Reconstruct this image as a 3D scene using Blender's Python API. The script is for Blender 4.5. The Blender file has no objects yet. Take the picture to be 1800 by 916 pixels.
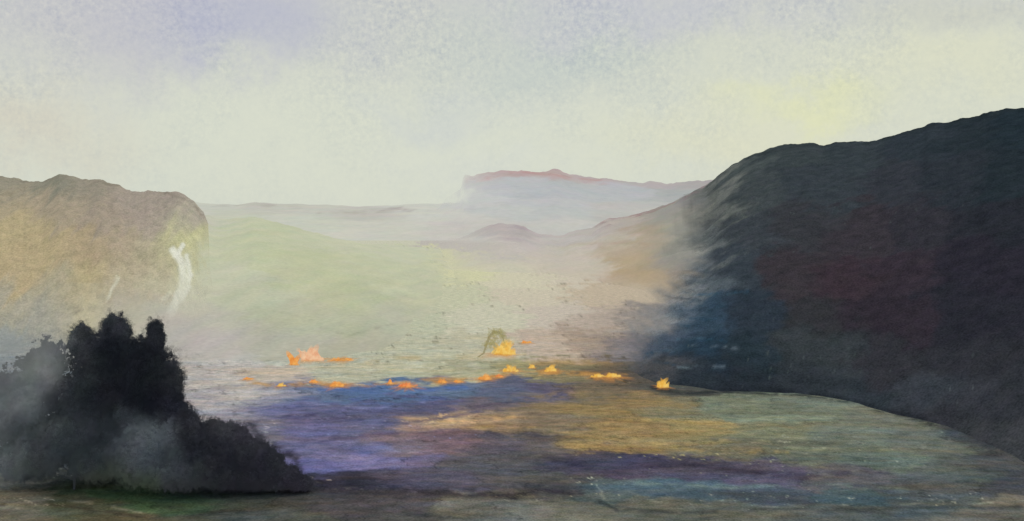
import bpy, math, random
import numpy as np
from mathutils import Vector
rng=np.random.default_rng(7); random.seed(7)
sc=bpy.context.scene; COL=sc.collection
EYE=30.0; K=1600.0; HX=900.0; HY=370.0     # viewpoint height and image pixel coordinates for placing and colouring (K pixels = tangent 1)

def lin(h):
    h=h.lstrip('#'); c=[int(h[i:i+2],16)/255 for i in (0,2,4)]
    return [x/12.92 if x<=0.04045 else ((x+0.055)/1.055)**2.4 for x in c]
def world(a,b,d): return Vector(((a-HX)/K*d, d, EYE+(HY-b)/K*d))
# ---------- numpy noise ----------
def _h(i,j,s):
    n=(i*374761393+j*668265263+s*2147483647)&0xffffffff
    n=((n^(n>>13))*1274126177)&0xffffffff
    return ((n^(n>>16))&0xffff)/65535.0
def vnoise(x,y,s=0):
    xi=np.floor(x).astype(np.int64); yi=np.floor(y).astype(np.int64)
    fx=x-xi; fy=y-yi; fx=fx*fx*(3-2*fx); fy=fy*fy*(3-2*fy)
    a=_h(xi,yi,s);b=_h(xi+1,yi,s);c=_h(xi,yi+1,s);d=_h(xi+1,yi+1,s)
    return (a*(1-fx)+b*fx)*(1-fy)+(c*(1-fx)+d*fx)*fy
def fbm(x,y,s=0,o=4,g=0.55):
    t=0;a=0.5;n=0
    for k in range(o):
        t=t+a*vnoise(x*2**k,y*2**k,s+k*17); n+=a; a*=g
    return t/n*2-1
ss=lambda x,a,b: (lambda t:t*t*(3-2*t))(np.clip((x-a)/(b-a),0,1))
# ---------- pigment washes, with mist tones mixed in, laid on world surfaces ----------
def washes(P,table,rx,ry,warp=(30,12),wl=6.0,strokes=(),seed=0,vert=False,streak=0.0,flecks=(),edge=0.0,desat=.1,jit=(12,7)):
    X,Y,Z=P[:,0],P[:,1],P[:,2]
    a=HX+X/Y*K; b=HY+(EYE-Z)/Y*K
    if vert: n1=fbm(X/wl,Z/wl,seed,6,.65);n2=fbm(X/(wl*.45),Z/(wl*2.0),seed+5,6,.65)
    else: n1=fbm(X/wl,Y/wl,seed,6,.65);n2=fbm(X/wl,Y/wl,seed+5,6,.65)
    aw=a+warp[0]*n1; bw=b+warp[1]*n2
    T=np.array([[t[0],t[1]] for t in table],float); C=np.array([lin(t[2]) for t in table])
    lum=C@np.array([.3,.59,.11]); C=C*(1-desat)+lum[:,None]*desat
    out=np.zeros((len(X),3)); wm=np.zeros(len(X))
    for s in range(0,len(X),40000):
        e=s+40000
        q=((aw[s:e,None]-T[None,:,0])/rx)**2+((bw[s:e,None]-T[None,:,1])/ry)**2
        q-=q.min(1,keepdims=True); w=np.exp(-q); w/=w.sum(1,keepdims=True)
        out[s:e]=w@C; wm[s:e]=w.max(1)
    if edge>0:
        k=np.exp(-((wm-.55)/.05)**2)*np.clip(fbm(X/5,Y/3+Z/5,seed+91,4)*3,0,1)
        out*=(1-edge*k)[:,None]
    for pts,width,hexc,stren,brk in strokes:
        c=np.array(lin(hexc)); d2=np.full(len(X),1e9)
        aj=a+jit[0]*n1; bj=b+jit[1]*n2
        for (x0,y0),(x1,y1) in zip(pts[:-1],pts[1:]):
            dx,dy=x1-x0,y1-y0; t=np.clip(((aj-x0)*dx+(bj-y0)*dy)/(dx*dx+dy*dy),0,1)
            d2=np.minimum(d2,(aj-x0-t*dx)**2+(bj-y0-t*dy)**2)
        w=np.exp(-(d2/width**2)**(2 if brk==0 else 1))*stren
        w*=np.clip((0.5+fbm(a/26,b/9,seed+9,4)*1.1-0.55*brk)*2.2,0,1) if brk>0 else 1
        out=out*(1-w[:,None])+c*w[:,None]
    for (fa,fb,ra,rb,h,den) in flecks:
        m=np.exp(-((a-fa)/ra)**2-((b-fb)/rb)**2)
        n=fbm(a/9,b/4,seed+77,3,.7)+den*m
        w=ss(n,.74,.96)*0.7*(m>.05)
        out=out*(1-w[:,None])+np.array(lin(h))*w[:,None]
    if streak>0:
        s1=fbm(X/7,Y/2.6,seed+51,6,.72); s2=fbm(X/9,Y/3,seed+61,6,.7)
        k=np.clip(1.5-Y/170,0,1)*streak
        out*=(1+k*s1*1.3)[:,None]; out[:,0]*=1+.6*k*s2; out[:,2]*=1-.7*k*s2
    return out,a,b
def attrs(me,col,haze,veil):
    n=len(me.vertices)
    c=np.ones((n,4),np.float32); c[:,:3]=col
    A=me.attributes.new('wash','FLOAT_COLOR','POINT'); A.data.foreach_set('color',c.ravel())
    for nm,v in (('haze',haze),('veil',veil)):
        A=me.attributes.new(nm,'FLOAT','POINT'); A.data.foreach_set('value',(np.zeros(n)+v).astype(np.float32))
def grid_mesh(name,P,nr,nc,col,haze,veil,mat):
    me=bpy.data.meshes.new(name); n=nr*nc
    idx=np.arange(n).reshape(nr,nc)
    f=np.stack([idx[:-1,:-1],idx[:-1,1:],idx[1:,1:],idx[1:,:-1]],-1).reshape(-1,4)
    me.vertices.add(n); me.vertices.foreach_set('co',P.astype(np.float32).ravel())
    m=len(f); me.loops.add(m*4); me.loops.foreach_set('vertex_index',f.astype(np.int32).ravel())
    me.polygons.add(m); me.polygons.foreach_set('loop_start',np.arange(0,m*4,4,dtype=np.int32))
    me.polygons.foreach_set('loop_total',np.full(m,4,dtype=np.int32))
    me.polygons.foreach_set('use_smooth',np.ones(m,dtype=bool))
    me.update(calc_edges=True)
    attrs(me,col,haze,veil); me.materials.append(mat)
    ob=bpy.data.objects.new(name,me); COL.objects.link(ob); return ob
def structure(ob,label,cat):
    ob['kind']='structure'; ob['label']=label; ob['category']=cat
# ---------- material ----------
def wash_mat(name,scale=1.0,gran=0.12,gain=1.0,bump=0.3,stretch=(1,1,1),fine=2.5,hue=.2,det=6):
    m=bpy.data.materials.new(name); m.use_nodes=True; N=m.node_tree.nodes; L=m.node_tree.links; N.clear()
    at=N.new('ShaderNodeAttribute'); at.attribute_name='wash'
    hz=N.new('ShaderNodeAttribute'); hz.attribute_name='haze'
    ve=N.new('ShaderNodeAttribute'); ve.attribute_name='veil'
    tc=N.new('ShaderNodeTexCoord'); mp=N.new('ShaderNodeMapping'); mp.inputs['Scale'].default_value=stretch
    L.new(tc.outputs['Object'],mp.inputs[0])
    n1=N.new('ShaderNodeTexNoise'); n1.inputs['Scale'].default_value=scale; n1.inputs['Detail'].default_value=det; n1.inputs['Roughness'].default_value=0.7
    n2=N.new('ShaderNodeTexNoise'); n2.inputs['Scale'].default_value=scale*fine; n2.inputs['Detail'].default_value=2
    L.new(mp.outputs[0],n1.inputs['Vector']); L.new(tc.outputs['Object'],n2.inputs['Vector'])
    def math_(op,a,b):
        x=N.new('ShaderNodeMath'); x.operation=op
        for i,v in enumerate((a,b)):
            if isinstance(v,(int,float)): x.inputs[i].default_value=v
            else: L.new(v,x.inputs[i])
        return x.outputs[0]
    s=math_('ADD',math_('MULTIPLY',math_('SUBTRACT',n1.outputs[0],0.5),gran*5),math_('MULTIPLY',math_('SUBTRACT',n2.outputs[0],0.5),gran*5))
    f=math_('MAXIMUM',math_('ADD',s,1.0),0.25)
    sc_=N.new('ShaderNodeVectorMath'); sc_.operation='SCALE'; L.new(at.outputs['Color'],sc_.inputs[0]); L.new(f,sc_.inputs['Scale'])
    hs=N.new('ShaderNodeMix'); hs.data_type='RGBA'; hs.blend_type='SOFT_LIGHT'; hs.inputs[0].default_value=hue
    L.new(sc_.outputs[0],hs.inputs[6]); L.new(n1.outputs['Color'],hs.inputs[7])
    g=N.new('ShaderNodeVectorMath'); g.operation='SCALE'; g.inputs['Scale'].default_value=gain; L.new(hs.outputs[2],g.inputs[0])
    df=N.new('ShaderNodeBsdfDiffuse'); L.new(g.outputs[0],df.inputs[0])
    if bump>0:
        bp=N.new('ShaderNodeBump'); bp.inputs['Strength'].default_value=bump; bp.inputs['Distance'].default_value=0.5; L.new(n1.outputs[0],bp.inputs['Height']); L.new(bp.outputs[0],df.inputs['Normal'])
    em=N.new('ShaderNodeEmission'); L.new(hs.outputs[2],em.inputs[0])
    mx=N.new('ShaderNodeMixShader'); L.new(hz.outputs['Fac'],mx.inputs[0]); L.new(df.outputs[0],mx.inputs[1]); L.new(em.outputs[0],mx.inputs[2])  # haze: surface glows in its own colour to imitate aerial mist
    tr=N.new('ShaderNodeBsdfTransparent'); m2=N.new('ShaderNodeMixShader')
    L.new(ve.outputs['Fac'],m2.inputs[0]); L.new(mx.outputs[0],m2.inputs[1]); L.new(tr.outputs[0],m2.inputs[2])
    o=N.new('ShaderNodeOutputMaterial'); L.new(m2.outputs[0],o.inputs[0]); return m

# ---------- ground ----------
MID=[(400,480,'c1c4aa'),(550,480,'bec19f'),(700,480,'c0c4a6'),(830,475,'cac9a4'),(920,490,'c9c4ab'),(1000,480,'c5bcaa'),(1110,480,'b7a790'),
(450,520,'bcbfa5'),(620,515,'b8bc9c'),(780,520,'bebfa3'),(930,525,'c5bda8'),(1060,520,'bcae98'),
(200,560,'b8b4a4'),(380,560,'bab9a8'),(540,555,'b6b89e'),(700,555,'b6b9a0'),(850,555,'c2c0a9'),(980,550,'c0b6a7'),(1060,560,'b0a294'),(1120,560,'928b84'),
(250,640,'aeaaa4'),(320,590,'b4afa8'),(400,615,'b7b3ab'),(500,610,'b2b2a1'),(620,615,'b0b19b'),(740,620,'b3b49d'),(850,610,'b8b49b'),(960,605,'b8a998'),(1045,600,'a09080'),(1095,605,'7f797a'),
(20,600,'8a9090'),(100,605,'9a9b94'),(180,630,'a4a29c'),(60,650,'80878a')]  # valley colours, with the pale mist painted in
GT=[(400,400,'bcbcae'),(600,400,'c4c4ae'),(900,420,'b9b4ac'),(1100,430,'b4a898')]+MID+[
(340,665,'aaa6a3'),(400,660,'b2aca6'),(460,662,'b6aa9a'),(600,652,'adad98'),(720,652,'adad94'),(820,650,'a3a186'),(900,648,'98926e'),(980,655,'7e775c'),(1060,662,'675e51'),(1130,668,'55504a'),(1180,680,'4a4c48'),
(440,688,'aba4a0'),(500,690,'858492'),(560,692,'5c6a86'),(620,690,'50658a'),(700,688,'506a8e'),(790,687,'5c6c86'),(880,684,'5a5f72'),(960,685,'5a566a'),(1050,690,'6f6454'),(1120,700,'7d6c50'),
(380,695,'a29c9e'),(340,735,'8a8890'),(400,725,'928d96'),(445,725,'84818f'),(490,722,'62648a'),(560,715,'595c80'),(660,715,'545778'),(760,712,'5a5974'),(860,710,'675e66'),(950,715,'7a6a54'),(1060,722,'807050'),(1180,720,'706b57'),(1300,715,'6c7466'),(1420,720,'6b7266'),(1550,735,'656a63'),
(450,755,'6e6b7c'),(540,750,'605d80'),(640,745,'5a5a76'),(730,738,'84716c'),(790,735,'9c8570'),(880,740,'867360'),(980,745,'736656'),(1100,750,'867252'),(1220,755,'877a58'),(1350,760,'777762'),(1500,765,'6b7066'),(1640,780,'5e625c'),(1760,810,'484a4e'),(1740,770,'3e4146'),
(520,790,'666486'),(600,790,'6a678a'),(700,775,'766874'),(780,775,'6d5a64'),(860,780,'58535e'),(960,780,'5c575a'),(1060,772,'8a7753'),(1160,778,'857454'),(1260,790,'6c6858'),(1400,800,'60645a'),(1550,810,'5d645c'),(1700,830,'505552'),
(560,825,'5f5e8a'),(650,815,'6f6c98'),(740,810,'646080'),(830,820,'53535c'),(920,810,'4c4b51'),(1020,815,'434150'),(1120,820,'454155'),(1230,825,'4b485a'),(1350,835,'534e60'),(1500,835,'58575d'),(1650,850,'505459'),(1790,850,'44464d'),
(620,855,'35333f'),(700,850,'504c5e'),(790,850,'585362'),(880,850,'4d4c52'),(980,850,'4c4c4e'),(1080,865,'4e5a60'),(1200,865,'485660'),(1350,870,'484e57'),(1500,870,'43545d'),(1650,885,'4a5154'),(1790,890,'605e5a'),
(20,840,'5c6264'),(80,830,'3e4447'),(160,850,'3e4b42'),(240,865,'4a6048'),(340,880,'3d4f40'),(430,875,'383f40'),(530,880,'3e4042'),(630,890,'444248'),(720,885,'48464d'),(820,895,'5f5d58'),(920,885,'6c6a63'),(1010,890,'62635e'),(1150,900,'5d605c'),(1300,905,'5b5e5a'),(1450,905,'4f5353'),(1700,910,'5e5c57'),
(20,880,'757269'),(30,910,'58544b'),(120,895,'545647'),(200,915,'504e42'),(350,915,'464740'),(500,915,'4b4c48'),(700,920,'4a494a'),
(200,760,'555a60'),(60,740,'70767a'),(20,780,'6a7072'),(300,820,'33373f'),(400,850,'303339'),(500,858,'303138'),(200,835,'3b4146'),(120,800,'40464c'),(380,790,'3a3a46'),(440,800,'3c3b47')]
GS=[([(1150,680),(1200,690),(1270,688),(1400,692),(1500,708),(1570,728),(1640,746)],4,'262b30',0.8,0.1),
([(440,745),(465,775),(520,804),(530,838),(590,854),(690,858),(760,868),(830,870),(900,872),(950,860),(1020,866)],7,'2b2a35',0.8,0.12),
([(500,856),(600,868),(720,872),(820,862),(950,850),(1040,840)],8,'34343c',0.6,0.15),
([(530,842),(590,858),(660,862)],2,'8d8a88',0.35,0.9),
([(1050,842),(1055,870),(1080,888),(1140,880),(1200,892),(1300,886),(1380,894),(1460,884),(1560,892),(1640,878),(1700,884),(1800,880)],2.2,'8e9690',0.5,0.8),
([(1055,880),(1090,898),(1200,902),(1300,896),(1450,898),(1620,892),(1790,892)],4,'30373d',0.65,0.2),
([(0,880),(60,872),(100,880),(180,888),(260,900),(300,912)],2,'a09a8c',0.45,0.8),
([(0,888),(60,882),(110,890),(180,897),(260,908)],3,'3c3832',0.6,0.3),
([(300,890),(420,884),(540,900),(660,896),(780,908)],4,'323436',0.5,0.3),
([(100,868),(200,872),(330,862),(420,870)],5,'344432',0.5,0.3),
([(20,850),(80,845),(130,830),(150,815)],2,'8a8e8a',0.4,0.7),
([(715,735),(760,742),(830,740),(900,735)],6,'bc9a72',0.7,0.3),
([(1020,775),(1100,765),(1180,785),(1260,800),(1380,795)],4,'a08c5c',0.5,0.6),
([(1000,800),(1080,798),(1150,800),(1260,806)],2,'bcac74',0.45,0.9),
([(900,700),(1000,690),(1150,705),(1250,715)],6,'8e784e',0.5,0.4),
([(800,755),(900,750),(1010,760),(1120,750)],3,'a48a60',0.55,0.4),
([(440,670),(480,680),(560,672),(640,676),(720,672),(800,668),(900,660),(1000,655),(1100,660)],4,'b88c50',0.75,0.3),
([(560,684),(650,680),(740,684),(820,680)],4,'42609a',0.6,0.4),
([(620,700),(700,705),(780,698)],4,'4a588e',0.5,0.5),
([(540,708),(640,716),(740,708)],3,'7078a0',0.5,0.4),
([(560,770),(640,780),(700,790)],3,'8380a4',0.5,0.4),
([(450,742),(560,728),(640,740),(720,745),(850,722)],4,'40405f',0.6,0.15),
([(480,800),(560,775),(640,765),(700,762)],4,'464466',0.6,0.2),
([(930,700),(800,720),(700,728)],4,'444054',0.55,0.2),
([(1150,740),(1300,748),(1450,745)],4,'54544a',0.5,0.3),
([(1250,770),(1400,778),(1600,790)],4,'4e514c',0.5,0.3),
([(860,760),(1000,768),(1130,790),(1250,812),(1400,815)],5,'433f48',0.55,0.3),
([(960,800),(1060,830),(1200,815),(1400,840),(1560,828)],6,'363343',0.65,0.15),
([(1120,850),(1300,856),(1450,848),(1600,862)],4,'6a7873',0.5,0.4),
([(1080,868),(1250,874),(1420,866),(1600,876)],4,'38485a',0.45,0.3),
([(1300,735),(1400,730),(1520,750)],4,'86907e',0.5,0.4),
([(1380,790),(1500,786),(1640,806)],4,'78806f',0.45,0.4),
([(1050,745),(1150,738),(1260,745)],4,'a08a58',0.5,0.4),
([(480,638),(640,646),(760,638),(865,643)],5,'c4c4ae',0.4,0.4),
([(590,640),(700,632),(840,628),(1000,636)],3,'b9a880',0.5,0.5),
([(940,640),(1020,634),(1090,640)],5,'a8885c',0.5,0.3),
([(700,860),(760,845),(830,850),(900,865)],4,'625c68',0.5,0.4)]
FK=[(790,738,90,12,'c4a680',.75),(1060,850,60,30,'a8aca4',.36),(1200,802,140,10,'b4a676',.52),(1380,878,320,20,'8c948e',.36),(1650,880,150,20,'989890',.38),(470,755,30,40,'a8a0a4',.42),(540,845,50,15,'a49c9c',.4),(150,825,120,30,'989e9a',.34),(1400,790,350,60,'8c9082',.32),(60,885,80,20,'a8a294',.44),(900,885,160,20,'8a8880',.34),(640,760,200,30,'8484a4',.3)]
cols=np.concatenate([np.linspace(-4500,-160,30)[:-1],np.arange(-160,1960,3.0),np.linspace(1960,6300,30)])
rows=np.concatenate([np.array([376,380,384,388,392,396]),np.arange(400,640,3),np.arange(640,930,1.4),np.linspace(932,1300,40),np.array([1600,2200,4000,8000])])
Dd=EYE*K/(rows-HY); nc,nr=len(cols),len(rows)
Dg,Cg=np.meshgrid(Dd,cols,indexing='ij')
X=(Cg-HX)/K*Dg; Y=Dg
Z=0.3*fbm(X/9,Y/9,3)*np.clip(1.6-Y/200,0.1,1)
Pg=np.stack([X,Y,Z],-1).reshape(-1,3)
cg,a,b=washes(Pg,GT,38,11,warp=(62,22),wl=6.5,strokes=GS,streak=.5,flecks=FK,edge=.45,desat=.04)
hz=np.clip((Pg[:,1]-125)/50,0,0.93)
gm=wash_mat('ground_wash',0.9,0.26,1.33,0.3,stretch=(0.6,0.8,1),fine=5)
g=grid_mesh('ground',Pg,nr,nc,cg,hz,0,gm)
structure(g,'misty valley floor washed in violet, ochre, blue and grey green','ground')

# ---------- hills ----------
def hill(name,crest,foot,a0,a1,step,nrow,table,rx,ry,mat,haze,veilf=None,rough=1.5,relief=0.6,warp=(30,14),wl=6,strokes=(),seed=1,back=0.5,curve=0.3,vert=False,flecks=(),edge=0,desat=.1,jit=(12,7)):
    A=np.arange(a0,a1+step,step); cr=np.array(crest,float); ft=np.array(foot,float)
    pb=np.interp(A,cr[:,0],cr[:,1])+rough*(fbm(A/26,A*0+seed,seed,5)); dc=np.interp(A,cr[:,0],cr[:,2])
    zc=EYE+(HY-pb)/K*dc; df=np.interp(A,ft[:,0],ft[:,1])
    R=[];
    for t in np.linspace(0,1,nrow):
        d=df+(dc-df)*t; s=t*(1+curve-curve*t)
        x=(A-HX)/K*d; z=-0.6+(zc+0.6)*s+relief*fbm(x/(wl),d/(wl*.6)+t*3,seed+3)*4*t*(1-t)
        R.append(np.stack([x,d,z],-1))
    for t in np.linspace(0.06,1,12):
        d=dc*(1+back*t); x=(A-HX)/K*d; z=-0.6+(zc+0.6)*(1-t)**1.2*(1-0.15*np.sin(t*3))
        R.append(np.stack([x,d,z],-1))
    P=np.array(R).reshape(-1,3)
    c,a,b=washes(P,table,rx,ry,warp,wl,strokes,seed,vert,0,flecks,edge,desat,jit)
    v=0 if veilf is None else np.clip(veilf(a,b,P),0,1)
    h=haze(a,b) if callable(haze) else haze
    return grid_mesh(name,P,len(R),len(A),c,h,v,mat)

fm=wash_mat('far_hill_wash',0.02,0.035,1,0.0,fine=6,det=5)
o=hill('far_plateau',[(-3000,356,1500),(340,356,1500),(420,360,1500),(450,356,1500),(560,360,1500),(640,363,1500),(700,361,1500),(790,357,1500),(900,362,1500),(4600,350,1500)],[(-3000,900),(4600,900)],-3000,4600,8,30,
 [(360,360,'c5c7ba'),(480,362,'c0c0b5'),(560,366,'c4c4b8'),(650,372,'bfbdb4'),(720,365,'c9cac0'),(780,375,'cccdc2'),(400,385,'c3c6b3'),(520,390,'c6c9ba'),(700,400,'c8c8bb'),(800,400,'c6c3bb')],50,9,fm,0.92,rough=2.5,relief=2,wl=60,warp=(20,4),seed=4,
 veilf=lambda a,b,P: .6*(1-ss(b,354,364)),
 strokes=[([(380,364),(450,358),(540,366)],2.5,'aaa79e',0.7,0.3),([(640,372),(700,368),(760,374)],2.5,'a49c98',0.7,0.3),([(560,376),(600,371),(640,376)],2,'b0a89e',0.6,0.3)])
structure(o,'pale flat plateau fading into mist on the horizon','plateau')
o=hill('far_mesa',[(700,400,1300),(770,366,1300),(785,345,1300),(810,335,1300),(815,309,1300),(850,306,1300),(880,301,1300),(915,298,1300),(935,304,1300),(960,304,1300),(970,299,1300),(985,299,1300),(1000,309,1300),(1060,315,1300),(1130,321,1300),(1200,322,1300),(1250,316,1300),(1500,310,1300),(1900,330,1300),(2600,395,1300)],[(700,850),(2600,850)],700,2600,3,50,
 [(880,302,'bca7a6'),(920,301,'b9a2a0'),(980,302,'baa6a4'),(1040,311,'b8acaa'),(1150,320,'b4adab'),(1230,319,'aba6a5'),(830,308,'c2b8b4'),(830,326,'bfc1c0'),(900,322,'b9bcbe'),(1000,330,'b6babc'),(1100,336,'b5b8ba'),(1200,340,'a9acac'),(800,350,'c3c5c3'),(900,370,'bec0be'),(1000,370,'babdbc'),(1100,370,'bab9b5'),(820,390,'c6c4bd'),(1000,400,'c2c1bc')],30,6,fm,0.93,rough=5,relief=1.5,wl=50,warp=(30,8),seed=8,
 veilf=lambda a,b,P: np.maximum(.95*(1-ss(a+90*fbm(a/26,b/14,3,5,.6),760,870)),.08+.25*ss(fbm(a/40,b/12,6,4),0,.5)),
 strokes=[([(850,312),(890,306),(930,305),(1000,313),(1060,318)],2.5,'b58f8c',0.6,0.25)])
structure(o,'distant flat topped mesa with a dusty pink rim','mesa')
mm=wash_mat('mid_hill_wash',0.06,0.06,1,0.0,stretch=(1,.5,1),fine=9)
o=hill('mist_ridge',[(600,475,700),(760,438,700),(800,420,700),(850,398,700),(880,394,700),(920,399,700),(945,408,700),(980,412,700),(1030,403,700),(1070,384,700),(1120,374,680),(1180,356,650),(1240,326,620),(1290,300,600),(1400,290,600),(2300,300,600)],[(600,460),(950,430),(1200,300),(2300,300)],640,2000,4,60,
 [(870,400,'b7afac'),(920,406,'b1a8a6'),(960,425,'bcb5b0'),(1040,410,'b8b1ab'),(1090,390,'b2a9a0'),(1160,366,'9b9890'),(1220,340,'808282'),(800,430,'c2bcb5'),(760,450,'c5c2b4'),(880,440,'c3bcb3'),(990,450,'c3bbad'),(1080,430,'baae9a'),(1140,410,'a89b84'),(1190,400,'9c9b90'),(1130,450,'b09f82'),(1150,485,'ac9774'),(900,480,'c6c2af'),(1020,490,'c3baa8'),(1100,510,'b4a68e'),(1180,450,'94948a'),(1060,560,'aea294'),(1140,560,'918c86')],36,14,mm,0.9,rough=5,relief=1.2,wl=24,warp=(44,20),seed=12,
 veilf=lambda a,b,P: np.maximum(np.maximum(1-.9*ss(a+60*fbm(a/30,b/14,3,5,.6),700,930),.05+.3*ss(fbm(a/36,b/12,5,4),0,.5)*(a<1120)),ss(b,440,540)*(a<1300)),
 strokes=[([(1040,402),(1080,384),(1140,372),(1200,350),(1260,318)],2.2,'8f7074',0.75,0.1),([(850,398),(890,394),(930,404)],2.5,'a3929c',0.5,0.3),([(1050,436),(1090,425),(1140,428)],5,'a89480',0.5,0.3)])
structure(o,'soft rose grey ridge dissolving into valley mist','ridge')
vm_=wash_mat('valley_side_wash',0.10,0.07,1,0.0,stretch=(1,.25,.5),fine=9)
o=hill('green_slope',[(100,380,560),(340,376,560),(400,384,560),(460,382,560),(520,398,560),(580,416,560),(640,428,560),(720,446,560),(800,456,560),(900,470,520),(1000,480,450),(1400,500,400)],[(100,176),(1050,176),(1130,180),(1400,200)],180,1400,3,150,
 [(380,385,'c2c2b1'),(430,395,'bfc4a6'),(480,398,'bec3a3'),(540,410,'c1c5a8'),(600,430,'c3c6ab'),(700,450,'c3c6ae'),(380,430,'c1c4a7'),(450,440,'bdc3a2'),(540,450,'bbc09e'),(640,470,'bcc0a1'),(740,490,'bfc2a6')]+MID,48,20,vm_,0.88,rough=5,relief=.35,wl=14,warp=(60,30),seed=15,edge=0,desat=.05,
 veilf=lambda a,b,P: np.maximum(ss(b+16*fbm(a/40,b/8,9,4),606,648),np.maximum(np.maximum(ss(a+70*fbm(a/50,b/30,4,5,.6),700,900)*(1-ss(b,470,560)),.3*ss(a,430,560)*(1-ss(b,450,500))),ss(a,1120,1230))),
 strokes=[([(560,575),(610,588),(660,578),(700,570),(740,555)],1.6,'949482',0.5,0.3),([(450,540),(520,552),(580,578)],1.4,'9c9e8a',0.35,0.4)])
structure(o,'pale yellow green hillside veiled in mist','hillside')
# left cliff
cm=wash_mat('cliff_wash',0.5,0.15,1.42,0.15,stretch=(1,1,0.14),fine=5,hue=.1)
o=hill('cliff',[(-3000,280,260),(-300,300,260),(0,309,260),(40,318,260),(75,318,258),(105,307,256),(150,313,254),(200,325,252),(230,333,252),(290,336,250),(318,341,248),(342,356,246),(358,374,245),(366,395,244.5),(369,470,244),(380,560,243),(400,600,242),(420,620,241)],[(-3000,190),(0,190),(300,200),(420,240)],-900,420,2,130,
 [(20,322,'8a8678'),(100,316,'848274'),(160,325,'8f887a'),(240,342,'9a9085'),(310,350,'988e83'),(345,372,'a39c93'),(30,350,'a4977e'),(30,400,'ac9e7c'),(100,370,'9f937f'),(180,380,'9b8f80'),(260,385,'9f9388'),(320,385,'a9a48e'),(335,410,'bcbc8c'),(310,425,'b8b58c'),(80,440,'ad9e7c'),(140,450,'a6967a'),(210,440,'a49782'),(270,440,'ada58a'),(345,450,'bcbb9f'),(20,480,'ad9d7c'),(90,510,'a69e86'),(150,500,'b0a37e'),(210,500,'ab9f86'),(260,500,'b3aa90'),(345,510,'bab9a6'),(30,540,'a29d8b'),(80,560,'9f9d90'),(150,555,'b4ab88'),(220,540,'b3ab95'),(290,560,'b8b4a8'),(340,570,'b6b3a9'),(20,620,'8e9390'),(80,630,'8f9492'),(200,610,'aaa69a'),(320,620,'b0aca6')],34,26,cm,0.65,rough=6,relief=1.0,wl=8,warp=(36,44),seed=21,vert=True,curve=0.5,edge=.14,jit=(12,9),desat=.06,
 veilf=lambda a,b,P: np.maximum(ss(b+34*fbm(a/16,b/50,3,5,.6),455,590)*ss(a,40,260)*.9,np.maximum(ss(b,570,640),ss(a+34*fbm(a/8,b/16,5,5,.65),322,376)*ss(b,372,450))),
 strokes=[([(0,311),(60,320),(110,309),(180,321),(230,334),(290,338),(330,350),(356,378)],2.5,'7f786c',0.6,0.2),([(304,440),(318,462),(320,490),(312,520),(300,548)],8,'d2d3c6',0.95,0),([(326,448),(332,478),(322,515)],5,'d2d3c6',0.95,0),([(320,428),(308,450)],4,'d2d3c6',0.9,0),([(330,500),(318,525)],5,'d2d3c6',0.9,0),([(205,490),(190,515),(185,525)],3,'cac7b2',0.8,0),([(5,490),(28,510),(36,560),(40,590)],2,'c2ba9c',0.45,0.5),([(298,512),(286,525)],4,'cac7b2',0.8,0)])
structure(o,'ochre and brown sandstone cliff streaked with pale scars','cliff')
# right dark hill
rm=wash_mat('dark_hill_wash',0.5,0.26,1.0,0.12,stretch=(0.6,0.6,1),fine=6,hue=.12)
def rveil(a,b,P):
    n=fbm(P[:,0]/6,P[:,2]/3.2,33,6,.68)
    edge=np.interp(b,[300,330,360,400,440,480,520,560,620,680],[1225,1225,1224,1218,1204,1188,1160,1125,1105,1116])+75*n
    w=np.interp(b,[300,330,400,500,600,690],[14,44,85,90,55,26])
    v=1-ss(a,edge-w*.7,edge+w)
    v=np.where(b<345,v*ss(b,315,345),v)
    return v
hs_=[]; rr=random.Random(4)
for i in range(30):
    y0=505+rr.uniform(0,150); x0=rr.uniform(1110,1230); l=rr.uniform(30,90)
    hs_.append(([(x0,y0),(x0+l*.5,y0+rr.uniform(-3,4)),(x0+l,y0+rr.uniform(-2,6))],rr.uniform(1.2,2.4),rr.choice(['264256','2c4a62','6f7f8c','24323f','4a6678']),rr.uniform(.3,.6),.2))
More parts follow.
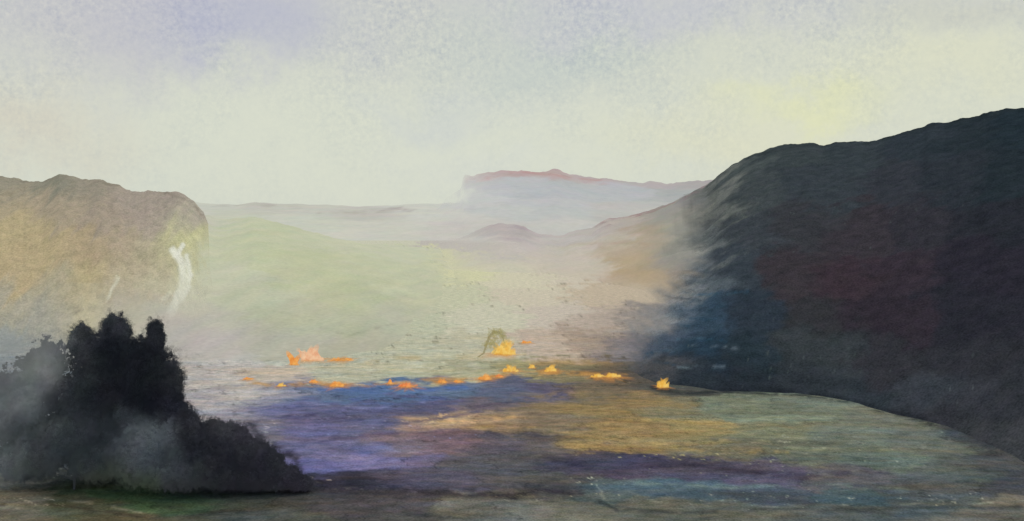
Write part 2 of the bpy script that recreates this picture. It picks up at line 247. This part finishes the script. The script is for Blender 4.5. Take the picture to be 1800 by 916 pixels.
o=hill('dark_hill',[(1040,420,330),(1120,385,330),(1180,356,325),(1236,328,320),(1262,308,318),(1285,290,316),(1310,275,313),(1345,265,308),(1380,255,303),(1405,252,300),(1440,255,296),(1470,249,293),(1500,247,288),(1528,250,285),(1560,240,280),(1600,229,275),(1640,217,270),(1700,208,262),(1750,195,255),(1800,188,250),(2000,160,235),(3000,120,220)],
 [(1040,172),(1100,168),(1150,157),(1270,150),(1400,148),(1500,141),(1570,133),(1660,125),(1720,118),(1800,108),(2000,100),(3000,100)],1040,3000,2.5,170,
 [(1250,325,'6e7270'),(1300,290,'4a5254'),(1400,265,'3d4549'),(1500,260,'394147'),(1600,245,'323a42'),(1700,225,'2b343b'),(1800,205,'27323a'),(1190,370,'8c8c84'),(1240,370,'636866'),(1320,330,'42494d'),(1440,320,'3a4148'),(1560,320,'373b43'),(1680,300,'30363e'),(1790,300,'293239'),  # deep shade and left-margin haze are put into these colours
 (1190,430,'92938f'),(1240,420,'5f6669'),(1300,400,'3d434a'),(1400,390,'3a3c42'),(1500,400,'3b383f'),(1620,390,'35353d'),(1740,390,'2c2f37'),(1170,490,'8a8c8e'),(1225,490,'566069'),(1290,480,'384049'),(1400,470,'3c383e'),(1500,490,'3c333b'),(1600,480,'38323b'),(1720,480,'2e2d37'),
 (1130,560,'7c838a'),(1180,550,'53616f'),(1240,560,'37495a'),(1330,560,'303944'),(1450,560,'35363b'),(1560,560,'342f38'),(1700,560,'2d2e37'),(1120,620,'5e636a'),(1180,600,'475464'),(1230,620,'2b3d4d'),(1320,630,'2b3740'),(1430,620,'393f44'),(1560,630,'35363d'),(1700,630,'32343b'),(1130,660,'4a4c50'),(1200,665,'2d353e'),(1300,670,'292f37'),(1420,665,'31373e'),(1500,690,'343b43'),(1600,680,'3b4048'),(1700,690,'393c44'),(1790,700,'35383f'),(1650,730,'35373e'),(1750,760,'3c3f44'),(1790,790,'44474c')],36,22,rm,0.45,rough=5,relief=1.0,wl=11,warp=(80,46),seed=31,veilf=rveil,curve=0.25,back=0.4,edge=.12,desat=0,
 flecks=[(1280,360,70,35,'6a7270',.4),(1420,640,180,70,'4e585a',.34),(1650,690,140,25,'5c646a',.34),(1450,350,250,60,'4c5456',.25)],
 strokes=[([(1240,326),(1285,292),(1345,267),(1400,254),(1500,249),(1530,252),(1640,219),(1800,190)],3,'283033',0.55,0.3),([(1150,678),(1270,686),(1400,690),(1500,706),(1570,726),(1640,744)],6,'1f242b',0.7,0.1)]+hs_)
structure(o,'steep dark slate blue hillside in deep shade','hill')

# ---------- trees / bushes ----------
BT=[(145,570,'3c4047'),(205,545,'3c4148'),(275,565,'30343b'),(130,640,'363b42'),(200,620,'262a32'),(270,640,'22262e'),(315,640,'3c3f45'),(160,700,'2a2e35'),(240,700,'22252e'),(310,710,'282b35'),(340,740,'353840'),(390,745,'44454e'),(440,780,'40404a'),(360,790,'2e303a'),(430,820,'2e2f3a'),(500,830,'383943'),(200,760,'3e454d'),(255,770,'616972'),(240,810,'5a6168'),(290,820,'484e57'),(150,800,'3c434a'),(100,780,'40474e'),(120,720,'3d434a'),(60,640,'8a9090'),(90,620,'8a8f90'),(40,700,'787f83'),(60,760,'545b60'),(20,800,'666e71'),(80,820,'4a5155'),(180,840,'485048'),(330,850,'3e4348'),(240,850,'4a5548'),(420,850,'34363e')]  # foliage colours; paler lower tones imitate mist
lm=wash_mat('foliage_wash',0.3,0.10,1.1,0.0,fine=3,det=3)
bark=wash_mat('bark_wash',2.0,0.2,1,0.3)
def add_mesh(name,V,F,mat,table=None,color=None,haze=0.0,seed=0,veil=0):
    me=bpy.data.meshes.new(name); me.from_pydata([tuple(v) for v in V],[],F); me.update()
    P=np.array(V,float)
    if table: c,_,_=washes(P,table,30,26,(30,30),2.2,(),seed,True)
    else: c=np.tile(np.array(lin(color)),(len(P),1))
    attrs(me,c,haze,veil); me.materials.append(mat)
    return bpy.data.objects.new(name,me)
def tube(path,rad,n=7):
    V=[];F=[]
    for i,(p,r) in enumerate(zip(path,rad)):
        p=Vector(p); q=Vector(path[min(i+1,len(path)-1)])-Vector(path[max(i-1,0)]); q.normalize()
        u=q.orthogonal().normalized(); w=q.cross(u)
        for k in range(n):
            t=2*math.pi*k/n; V.append(p+u*math.cos(t)*r+w*math.sin(t)*r)
    for i in range(len(path)-1):
        for k in range(n):
            F.append((i*n+k,i*n+(k+1)%n,(i+1)*n+(k+1)%n,(i+1)*n+k))
    F.append(tuple(range(n))[::-1]); F.append(tuple(range((len(path)-1)*n,len(path)*n)))
    return V,F
def ico():
    import bmesh
    bm=bmesh.new(); bmesh.ops.create_icosphere(bm,subdivisions=4,radius=1)
    v=np.array([x.co[:] for x in bm.verts]); f=[[y.index for y in x.verts] for x in bm.faces]; bm.free(); return v,f
IV,IF=ico()
def tree(name,label,cat,base,clumps,nl,leaf,group,soft=0.25,haze=0.3,core=0.72,seed=0,v0=.15,lowh=2.4):
    r=np.random.default_rng(seed)
    bx=world(*base); bx.z=0
    e=bpy.data.objects.new(name,None); COL.objects.link(e); e.location=bx; e.empty_display_size=1
    e['label']=label; e['category']=cat
    if group: e['group']=group
    V=[];F=[]; B=np.array(bx); VE=[]
    tot=sum(c[3]*c[4] for c in clumps)
    for ci,(a,b,d,ra,rb) in enumerate(clumps):
        c=np.array(world(a,b,d)); R=np.array([ra,ra*0.85,rb])*d/K
        if core>0:
            nn=1+0.3*fbm(IV[:,0]*2.6+ci*7,IV[:,2]*2.6+IV[:,1]*1.9,seed+ci,5,.6)
            vv=IV*nn[:,None]*R*core+c; vv[:,2]=np.maximum(vv[:,2],-.1); o0=len(V); V+=list(vv); F+=[tuple(i+o0 for i in f) for f in IF]; VE+=[0.0]*len(vv)
        n=int(nl*ra*rb/tot)
        dr=r.normal(size=(n,3)); dr/=np.linalg.norm(dr,axis=1)[:,None]
        lump=1+0.32*fbm(dr[:,0]*2.6+ci*5+3,dr[:,2]*2.6+dr[:,1]*2,seed+ci+40,4,.6)
        ex=np.abs(r.normal(0,soft,n))
        rad=(core if core>0 else 0)+ex
        p=c+dr*(rad*lump)[:,None]*R
        p[:,2]=np.where(p[:,2]<0,r.uniform(0,.6,n),p[:,2])
        s=leaf*r.uniform(0.6,1.5,n)
        u=r.normal(size=(n,3)); u/=np.linalg.norm(u,axis=1)[:,None]
        w=np.cross(u,r.normal(size=(n,3))); w/=np.linalg.norm(w,axis=1)[:,None]
        q=np.stack([p-u*s[:,None],p+w*s[:,None]*.7,p+u*s[:,None],p-w*s[:,None]*.7],1).reshape(-1,3)
        o0=len(V); V+=list(q); F+=[(o0+4*i,o0+4*i+1,o0+4*i+2,o0+4*i+3) for i in range(n)]
        VE+=list(np.repeat(np.clip(v0+ex*(2.3 if core>0 else .25),0,.93),4))
    V=[v-B for v in V]
    Pw=np.array([v+B for v in V]); VE=np.array(VE)
    low=lowh+2.2*fbm(Pw[:,0]/2.0,Pw[:,1]*0+seed,seed+3,5)
    VE=np.maximum(VE,.97*(1-ss(Pw[:,2],-.1,np.maximum(low,.3))))
    cr=add_mesh('crown',Pw,F,lm,table=BT,haze=haze,seed=seed,veil=VE)
    me=cr.data; me.vertices.foreach_set('co',np.array(V,dtype=np.float32).ravel()); me.update()
    cr.parent=e; COL.objects.link(cr)
    TV=[];TF=[]; h=max(world(c[0],c[1],c[2]).z for c in clumps)
    def addt(path,rad):
        v,f=tube(path,rad); o0=len(TV); TV.extend(v); TF.extend([tuple(i+o0 for i in ff) for ff in f])
    r0=h*0.012+0.04
    addt([(0,0,-0.3),(0.1,0,h*.3),(-0.1,0.1,h*.6),(0.05,0,h*.8)],[r0*1.3,r0,r0*.7,r0*.3])
    for c in clumps[:4]:
        t=world(c[0],c[1],c[2])-bx; addt([(0,0,max(t.z*.35,0)),(t.x*.5,t.y*.5,max(t.z*.75,.1)),(t.x*.8,t.y*.8,max(t.z*.9,.2))],[r0*.6,r0*.4,r0*.15])
    tr=add_mesh('trunk',TV,TF,bark,color='3c4147',haze=0.3,veil=.3); tr.parent=e; COL.objects.link(tr)
    return e
G='dark trees and bushes on the valley bank'
tree('tree','tall blue black tree with a ragged rounded crown','tree',(170,800,104),[(143,606,104,24,40),(203,592,104,30,46),(180,625,104,42,44),(160,690,104,52,60),(150,750,103,55,55),(212,690,104,45,60),(190,790,103,60,50)],17000,0.30,G,seed=1,soft=.22)
tree('tree','tall blue black tree with a narrow pointed top','tree',(265,810,102),[(273,600,102,18,42),(246,628,103,30,40),(264,665,102,50,60),(290,690,102,36,56),(235,720,102,50,50),(298,745,101,46,52),(250,795,101,70,45)],17000,0.30,G,seed=2,soft=.21)
tree('bush','pale grey bush half lost in the mist','bush',(70,800,112),[(85,650,112,60,90),(45,690,112,70,100),(0,720,112,70,100),(80,770,112,80,70)],7500,0.8,G,haze=.8,seed=3,soft=.62,core=0,v0=.8)
tree('bush','grey blue bush beneath the tall trees','bush',(130,840,98),[(120,770,98,62,50),(70,795,98,50,50),(170,810,98,60,42),(30,815,98,45,38)],9000,0.36,G,seed=4,soft=.28,v0=.3,core=.6)
tree('bush','broad slate grey bush spilling down the bank','bush',(290,850,97),[(250,800,97,66,52),(325,768,97,38,52),(352,808,97,60,44),(310,825,97,70,36)],10000,0.34,G,seed=5,soft=.22)
tree('bush','low dark bush with a rounded top','bush',(410,850,98),[(375,765,99,28,34),(405,785,98,38,44),(442,806,98,40,42),(400,830,98,66,34)],8000,0.30,G,seed=6,soft=.21,lowh=1.9)
tree('bush','small dark bush at the tip of the thicket','bush',(485,852,97),[(470,818,97,32,32),(505,838,97,28,22),(530,850,97,24,14),(450,838,97,46,26)],5000,0.28,G,seed=7,soft=.21,lowh=1.2)

# ---------- bonfires ----------
def emis(name,h,s,h2=None,sc_=1.2):
    m=bpy.data.materials.new(name); m.use_nodes=True; N=m.node_tree.nodes; L=m.node_tree.links; N.clear()
    tc=N.new('ShaderNodeTexCoord'); n=N.new('ShaderNodeTexNoise'); n.inputs['Scale'].default_value=sc_; L.new(tc.outputs['Object'],n.inputs['Vector'])
    cr=N.new('ShaderNodeValToRGB'); cr.color_ramp.elements[0].position=.35; cr.color_ramp.elements[1].position=.65
    cr.color_ramp.elements[0].color=(*lin(h),1); cr.color_ramp.elements[1].color=(*lin(h2 or h),1); L.new(n.outputs[0],cr.inputs[0])
    e=N.new('ShaderNodeEmission'); e.inputs[1].default_value=s; L.new(cr.outputs[0],e.inputs[0])
    ve=N.new('ShaderNodeAttribute'); ve.attribute_name='veil'
    tr=N.new('ShaderNodeBsdfTransparent'); m2=N.new('ShaderNodeMixShader'); L.new(ve.outputs['Fac'],m2.inputs[0]); L.new(e.outputs[0],m2.inputs[1]); L.new(tr.outputs[0],m2.inputs[2])
    o=N.new('ShaderNodeOutputMaterial'); L.new(m2.outputs[0],o.inputs[0]); return m
FM={'o':emis('orange_flame','e08a40',1.0,'f0b060'),'r':emis('red_flame','de7340',1.0,'f0a060'),'y':emis('yellow_flame','e2a63e',1.0,'f0cc70'),'p':emis('peach_flame','e2a27c',1.0,'efc9a2')}
EM=emis('ember','b8743c',1,'d8a054',3)
def fire(a,b,w,h,kind,label,n=5,seed=0,glow=0):
    r=random.Random(seed); d=EYE*K/(b-HY); W=w*d/K; H=h*d/K
    base=world(a,b,d); base.z=0.15
    e=bpy.data.objects.new('bonfire',None); COL.objects.link(e); e.location=base
    e['label']=label; e['category']='fire'; e['group']='small fires along the valley floor'
    V=[];F=[];VE=[]
    # low glowing heart that all tongues rise from
    v,f=tube([(0,0,-.05),(0,0,H*.12),(0,0,H*.22)],[W*.5,W*.42,W*.1],14)
    v=[Vector((p.x,p.y*.7,p.z)) for p in v]; V+=v; F+=f; VE+=[.9]*14+[.6]*14+[.6]*14
    for i in range(n*3):
        x=max(-.48,min(.48,r.gauss(0,.26)))*W; y=r.uniform(-.25,.25)*W
        hh=H*max(.2,1-abs(x/W)*1.3)*r.uniform(.3,1.1); rr=max(W/n*.4,H*.12)*r.uniform(.6,1.5)
        lean=r.uniform(-.8,.8)*hh
        v,f=tube([(x,y,0),(x+lean*.1,y,hh*.25),(x+lean*.4,y,hh*.55),(x+lean*.8,y,hh*.85),(x+lean,y,hh)],[rr*1.7,rr*1.4,rr*1.1,rr*.8,rr*.2],8)
        VE+=[.8]*8+[.4]*8+[.45]*8+[.8]*8+[.97]*8
        o0=len(V); V+=v; F+=[tuple(k+o0 for k in ff) for ff in f]
    me=bpy.data.meshes.new('flame'); me.from_pydata([tuple(v) for v in V],[],F); me.materials.append(FM[kind])
    A=me.attributes.new('veil','FLOAT','POINT'); A.data.foreach_set('value',VE)
    for p in me.polygons: p.use_smooth=True
    o=bpy.data.objects.new('flame',me); o.parent=e; COL.objects.link(o)
    V=[Vector((0,0,.05*H+.15))];F=[]; m=24
    for i in range(m):
        t=2*math.pi*i/m; q=r.uniform(.5,1.3); V.append(Vector((math.cos(t)*W*1.2*q,math.sin(t)*W*1.6*q,-.1)))
    F=[(0,1+i,1+(i+1)%m) for i in range(m)]
    me=bpy.data.meshes.new('ember_bed'); me.from_pydata([tuple(v) for v in V],[],F); me.materials.append(EM)
    A=me.attributes.new('veil','FLOAT','POINT'); A.data.foreach_set('value',[.05]+[1.0]*m)
    o=bpy.data.objects.new('ember_bed',me); o.parent=e; COL.objects.link(o)
    if glow:
        pl=bpy.data.lights.new('fire_glow','POINT'); pl.energy=glow; pl.color=(1,.5,.2); pl.shadow_soft_size=.8
        po=bpy.data.objects.new('fire_glow',pl); po.location=(0,-.5,1.6); po.parent=e; COL.objects.link(po)
FL=[(547,634,36,30,'p','large peach coloured bonfire with broad ragged flames',8,1,2000),(516,642,10,24,'o','thin upright orange fire on the pale flat',3,2,200),
(552,674,14,7,'o','small orange fire at the edge of the blue ground',4,3,0),(592,680,28,9,'o','low wide orange fire at the edge of the blue ground',5,4,300),(495,680,12,7,'y','tiny yellow fire on the bank',3,5,0),(436,668,14,5,'o','faint orange ember fire in the mist',3,6,0),
(686,676,14,9,'o','small orange fire above the blue ground',4,7,0),(716,681,30,10,'r','bright red orange fire above the blue ground',6,8,400),(778,674,16,9,'o','small two tongued orange fire',4,9,0),(805,673,14,5,'o','tiny orange ember fire',3,10,0),
(853,668,26,9,'o','low orange fire beside the dark field',5,11,300),(884,624,34,32,'y','tall golden bonfire under a bent sapling',8,12,2400),(898,654,26,13,'y','soft golden fire in olive grass',5,13,300),(935,648,10,10,'y','small golden fire in olive grass',3,14,0),(968,654,24,14,'y','broad golden fire with twin tongues',5,15,300),
(1050,664,20,8,'y','low golden fire by the field edge',4,16,0),(1075,664,30,9,'y','wide pale gold fire by the field edge',5,17,300),(1165,682,18,20,'y','golden fire at the foot of the dark hill',5,18,200),(925,604,16,7,'o','small orange spark fire in the haze',3,19,0),(600,634,36,4,'o','thin line of embers trailing from the bonfire',5,20,0),(876,664,14,5,'r','tiny red ember fire beside the field',3,21,0)]
for f in FL: fire(*f)
# bent sapling
d=EYE*K/(628-HY)
pts=[(840,628),(850,621),(855,606),(860,592),(868,583),(877,584),(883,591),(886,599)]
P=[world(a,b,d) for a,b in pts]; base=P[0].copy(); base.z=0
e=bpy.data.objects.new('sapling',None); e.location=base; COL.objects.link(e); e['label']='bent olive sapling arching over a golden fire'; e['category']='tree'
v,f=tube([p-base for p in P],[.2,.2,.25,.3,.3,.3,.25,.1]); o=add_mesh('trunk',v,f,bark,color='98906a',haze=.8,veil=.5); o.parent=e; COL.objects.link(o)
r=np.random.default_rng(5); V=[];F=[]
for p in P[2:]+[world(870,592,d),world(872,602,d),world(862,604,d),world(868,610,d)]:
    for k in range(16):
        c=np.array(p-base)+r.normal(0,.42,3); u=r.normal(0,.42,3); w=r.normal(0,.3,3); o0=len(V); V+=[c-u,c+w,c+u,c-w]; F.append((o0,o0+1,o0+2,o0+3))
o=add_mesh('crown',V,F,lm,color='a39a66',haze=.8,veil=.72); o.parent=e; COL.objects.link(o)

# ---------- sky ----------
SE,SR=math.radians(38),math.radians(62)
w=bpy.data.worlds.new('World'); sc.world=w; w.use_nodes=True; N=w.node_tree.nodes; L=w.node_tree.links; N.clear()
def vm(op,a,b=None,s=None):
    x=N.new('ShaderNodeVectorMath'); x.operation=op
    for i,v in enumerate((a,b)):
        if v is None: continue
        if isinstance(v,tuple): x.inputs[i].default_value=v
        else: L.new(v,x.inputs[i])
    if s is not None:
        if isinstance(s,(int,float)): x.inputs['Scale'].default_value=s
        else: L.new(s,x.inputs['Scale'])
    return x
def mt(op,*a):
    x=N.new('ShaderNodeMath'); x.operation=op
    for i,v in enumerate(a):
        if isinstance(v,(int,float)): x.inputs[i].default_value=v
        else: L.new(v,x.inputs[i])
    return x.outputs[0]
tc=N.new('ShaderNodeTexCoord'); dirv=tc.outputs['Generated']
sx=N.new('ShaderNodeSeparateXYZ'); L.new(dirv,sx.inputs[0])
yy=mt('MAXIMUM',sx.outputs[1],0.12)
cx=N.new('ShaderNodeCombineXYZ'); L.new(mt('DIVIDE',sx.outputs[0],yy),cx.inputs[0]); L.new(mt('DIVIDE',sx.outputs[2],yy),cx.inputs[1])
nz=N.new('ShaderNodeTexNoise'); nz.inputs['Scale'].default_value=6; nz.inputs['Detail'].default_value=6; nz.inputs['Roughness'].default_value=.7; L.new(dirv,nz.inputs['Vector'])
off=vm('SCALE',vm('SUBTRACT',nz.outputs['Color'],(.5,.5,.5)).outputs[0],s=0.24)
Pn=vm('ADD',cx.outputs[0],off.outputs[0]).outputs[0]
def mix(fac,c1,c2,bt='MIX'):
    x=N.new('ShaderNodeMix'); x.data_type='RGBA'; x.blend_type=bt
    if isinstance(fac,(int,float)): x.inputs[0].default_value=fac
    else: L.new(fac,x.inputs[0])
    for i,c in ((6,c1),(7,c2)):
        if isinstance(c,str): x.inputs[i].default_value=(*lin(c),1)
        elif isinstance(c,tuple): x.inputs[i].default_value=c
        else: L.new(c,x.inputs[i])
    return x.outputs[2]
def blob(cur,a,b,ra,rb,h,s):
    c=((a-HX)/K,(HY-b)/K,0)
    q=vm('MULTIPLY',vm('SUBTRACT',Pn,c).outputs[0],(K/ra,K/rb,0))
    ln=vm('LENGTH',q.outputs[0]).outputs['Value']
    mr=N.new('ShaderNodeMapRange'); mr.interpolation_type='SMOOTHSTEP'; mr.inputs[1].default_value=0; mr.inputs[2].default_value=1.25; mr.inputs[3].default_value=s; mr.inputs[4].default_value=0
    L.new(ln,mr.inputs[0]); return mix(mr.outputs[0],cur,h)
mr=N.new('ShaderNodeMapRange'); mr.interpolation_type='SMOOTHSTEP'; L.new(sx.outputs[2],mr.inputs[0]); mr.inputs[1].default_value=0.08; mr.inputs[2].default_value=0.25
cur=mix(mr.outputs[0],'d5d9cb','c9ccc7')
for bl in [(300,20,420,130,'c0c1cb',.9),(420,40,200,90,'b5b8ca',.7),(120,60,260,160,'c5c4c6',.5),(40,250,260,110,'d2cebf',.8),(600,270,520,130,'d6dacb',.8),(1000,100,300,100,'c1cac6',.7),(760,190,170,60,'c5cbcf',.4),(1150,10,400,70,'c1c3cd',.7),(1560,150,560,170,'d6d9c6',.8),(1400,190,200,60,'dfe1b6',.7),(1260,275,280,90,'dadbc3',.8),(1700,20,260,60,'c8cabf',.7),(1650,110,260,60,'dbdcc2',.5),(860,290,200,50,'d4d8cf',.6)]:
    cur=blob(cur,*bl)
g1=N.new('ShaderNodeTexNoise'); g1.inputs['Scale'].default_value=190; g1.inputs['Detail'].default_value=3; g1.inputs['Roughness'].default_value=.7; L.new(dirv,g1.inputs['Vector'])
g2=N.new('ShaderNodeTexNoise'); g2.inputs['Scale'].default_value=9; g2.inputs['Detail'].default_value=6; g2.inputs['Roughness'].default_value=.7; L.new(dirv,g2.inputs['Vector'])
patch=mt('MAXIMUM',mt('MULTIPLY',mt('SUBTRACT',g2.outputs[0],.34),3.8),0.2)
gm1=mt('MULTIPLY',mt('MULTIPLY',mt('SUBTRACT',g1.outputs[0],.5),mt('MULTIPLY',mt('ADD',sx.outputs[2],0.05),2.4)),patch)
fac=mt('ADD',mt('ADD',gm1,1.0),mt('MULTIPLY',mt('SUBTRACT',g2.outputs[0],.5),-0.18))
tint=N.new('ShaderNodeCombineXYZ'); 
L.new(mt('POWER',fac,1.15),tint.inputs[0]); L.new(fac,tint.inputs[1]); L.new(mt('POWER',fac,0.5),tint.inputs[2])
cur=vm('MULTIPLY',cur,tint.outputs[0]).outputs[0]
zr=N.new('ShaderNodeMapRange'); zr.interpolation_type='SMOOTHSTEP'; L.new(sx.outputs[2],zr.inputs[0]); zr.inputs[1].default_value=.28; zr.inputs[2].default_value=.8; zr.inputs[3].default_value=1; zr.inputs[4].default_value=1.35
cur=vm('SCALE',cur,s=zr.outputs[0]).outputs[0]
sky=N.new('ShaderNodeTexSky'); sky.sky_type='NISHITA'; sky.sun_disc=False; sky.sun_elevation=SE; sky.sun_rotation=SR
sk=vm('SCALE',sky.outputs[0],s=0.08).outputs[0]
fin=mix(0.02,cur,sk)
bg=N.new('ShaderNodeBackground'); L.new(fin,bg.inputs[0]); bg.inputs[1].default_value=1.0
ow=N.new('ShaderNodeOutputWorld'); L.new(bg.outputs[0],ow.inputs[0])
sl=bpy.data.lights.new('sun','SUN'); sl.energy=0.9; sl.angle=math.radians(12); sl.color=(1,.93,.8)
so=bpy.data.objects.new('sun',sl); COL.objects.link(so)
dv=Vector((math.sin(SR)*math.cos(SE),math.cos(SR)*math.cos(SE),math.sin(SE)))
so.rotation_euler=dv.to_track_quat('Z','Y').to_euler(); so.location=dv*500
# ---------- camera ----------
cd=bpy.data.cameras.new('camera'); cd.sensor_width=36; cd.lens=36*K/1800; cd.shift_y=-(458-HY)/1800; cd.clip_end=20000; cd.clip_start=.5
co=bpy.data.objects.new('camera',cd); COL.objects.link(co); co.location=(0,0,EYE); co.rotation_euler=(math.radians(90),0,0); sc.camera=co
sc.view_settings.view_transform='Standard'; sc.view_settings.look='None'; sc.view_settings.exposure=0
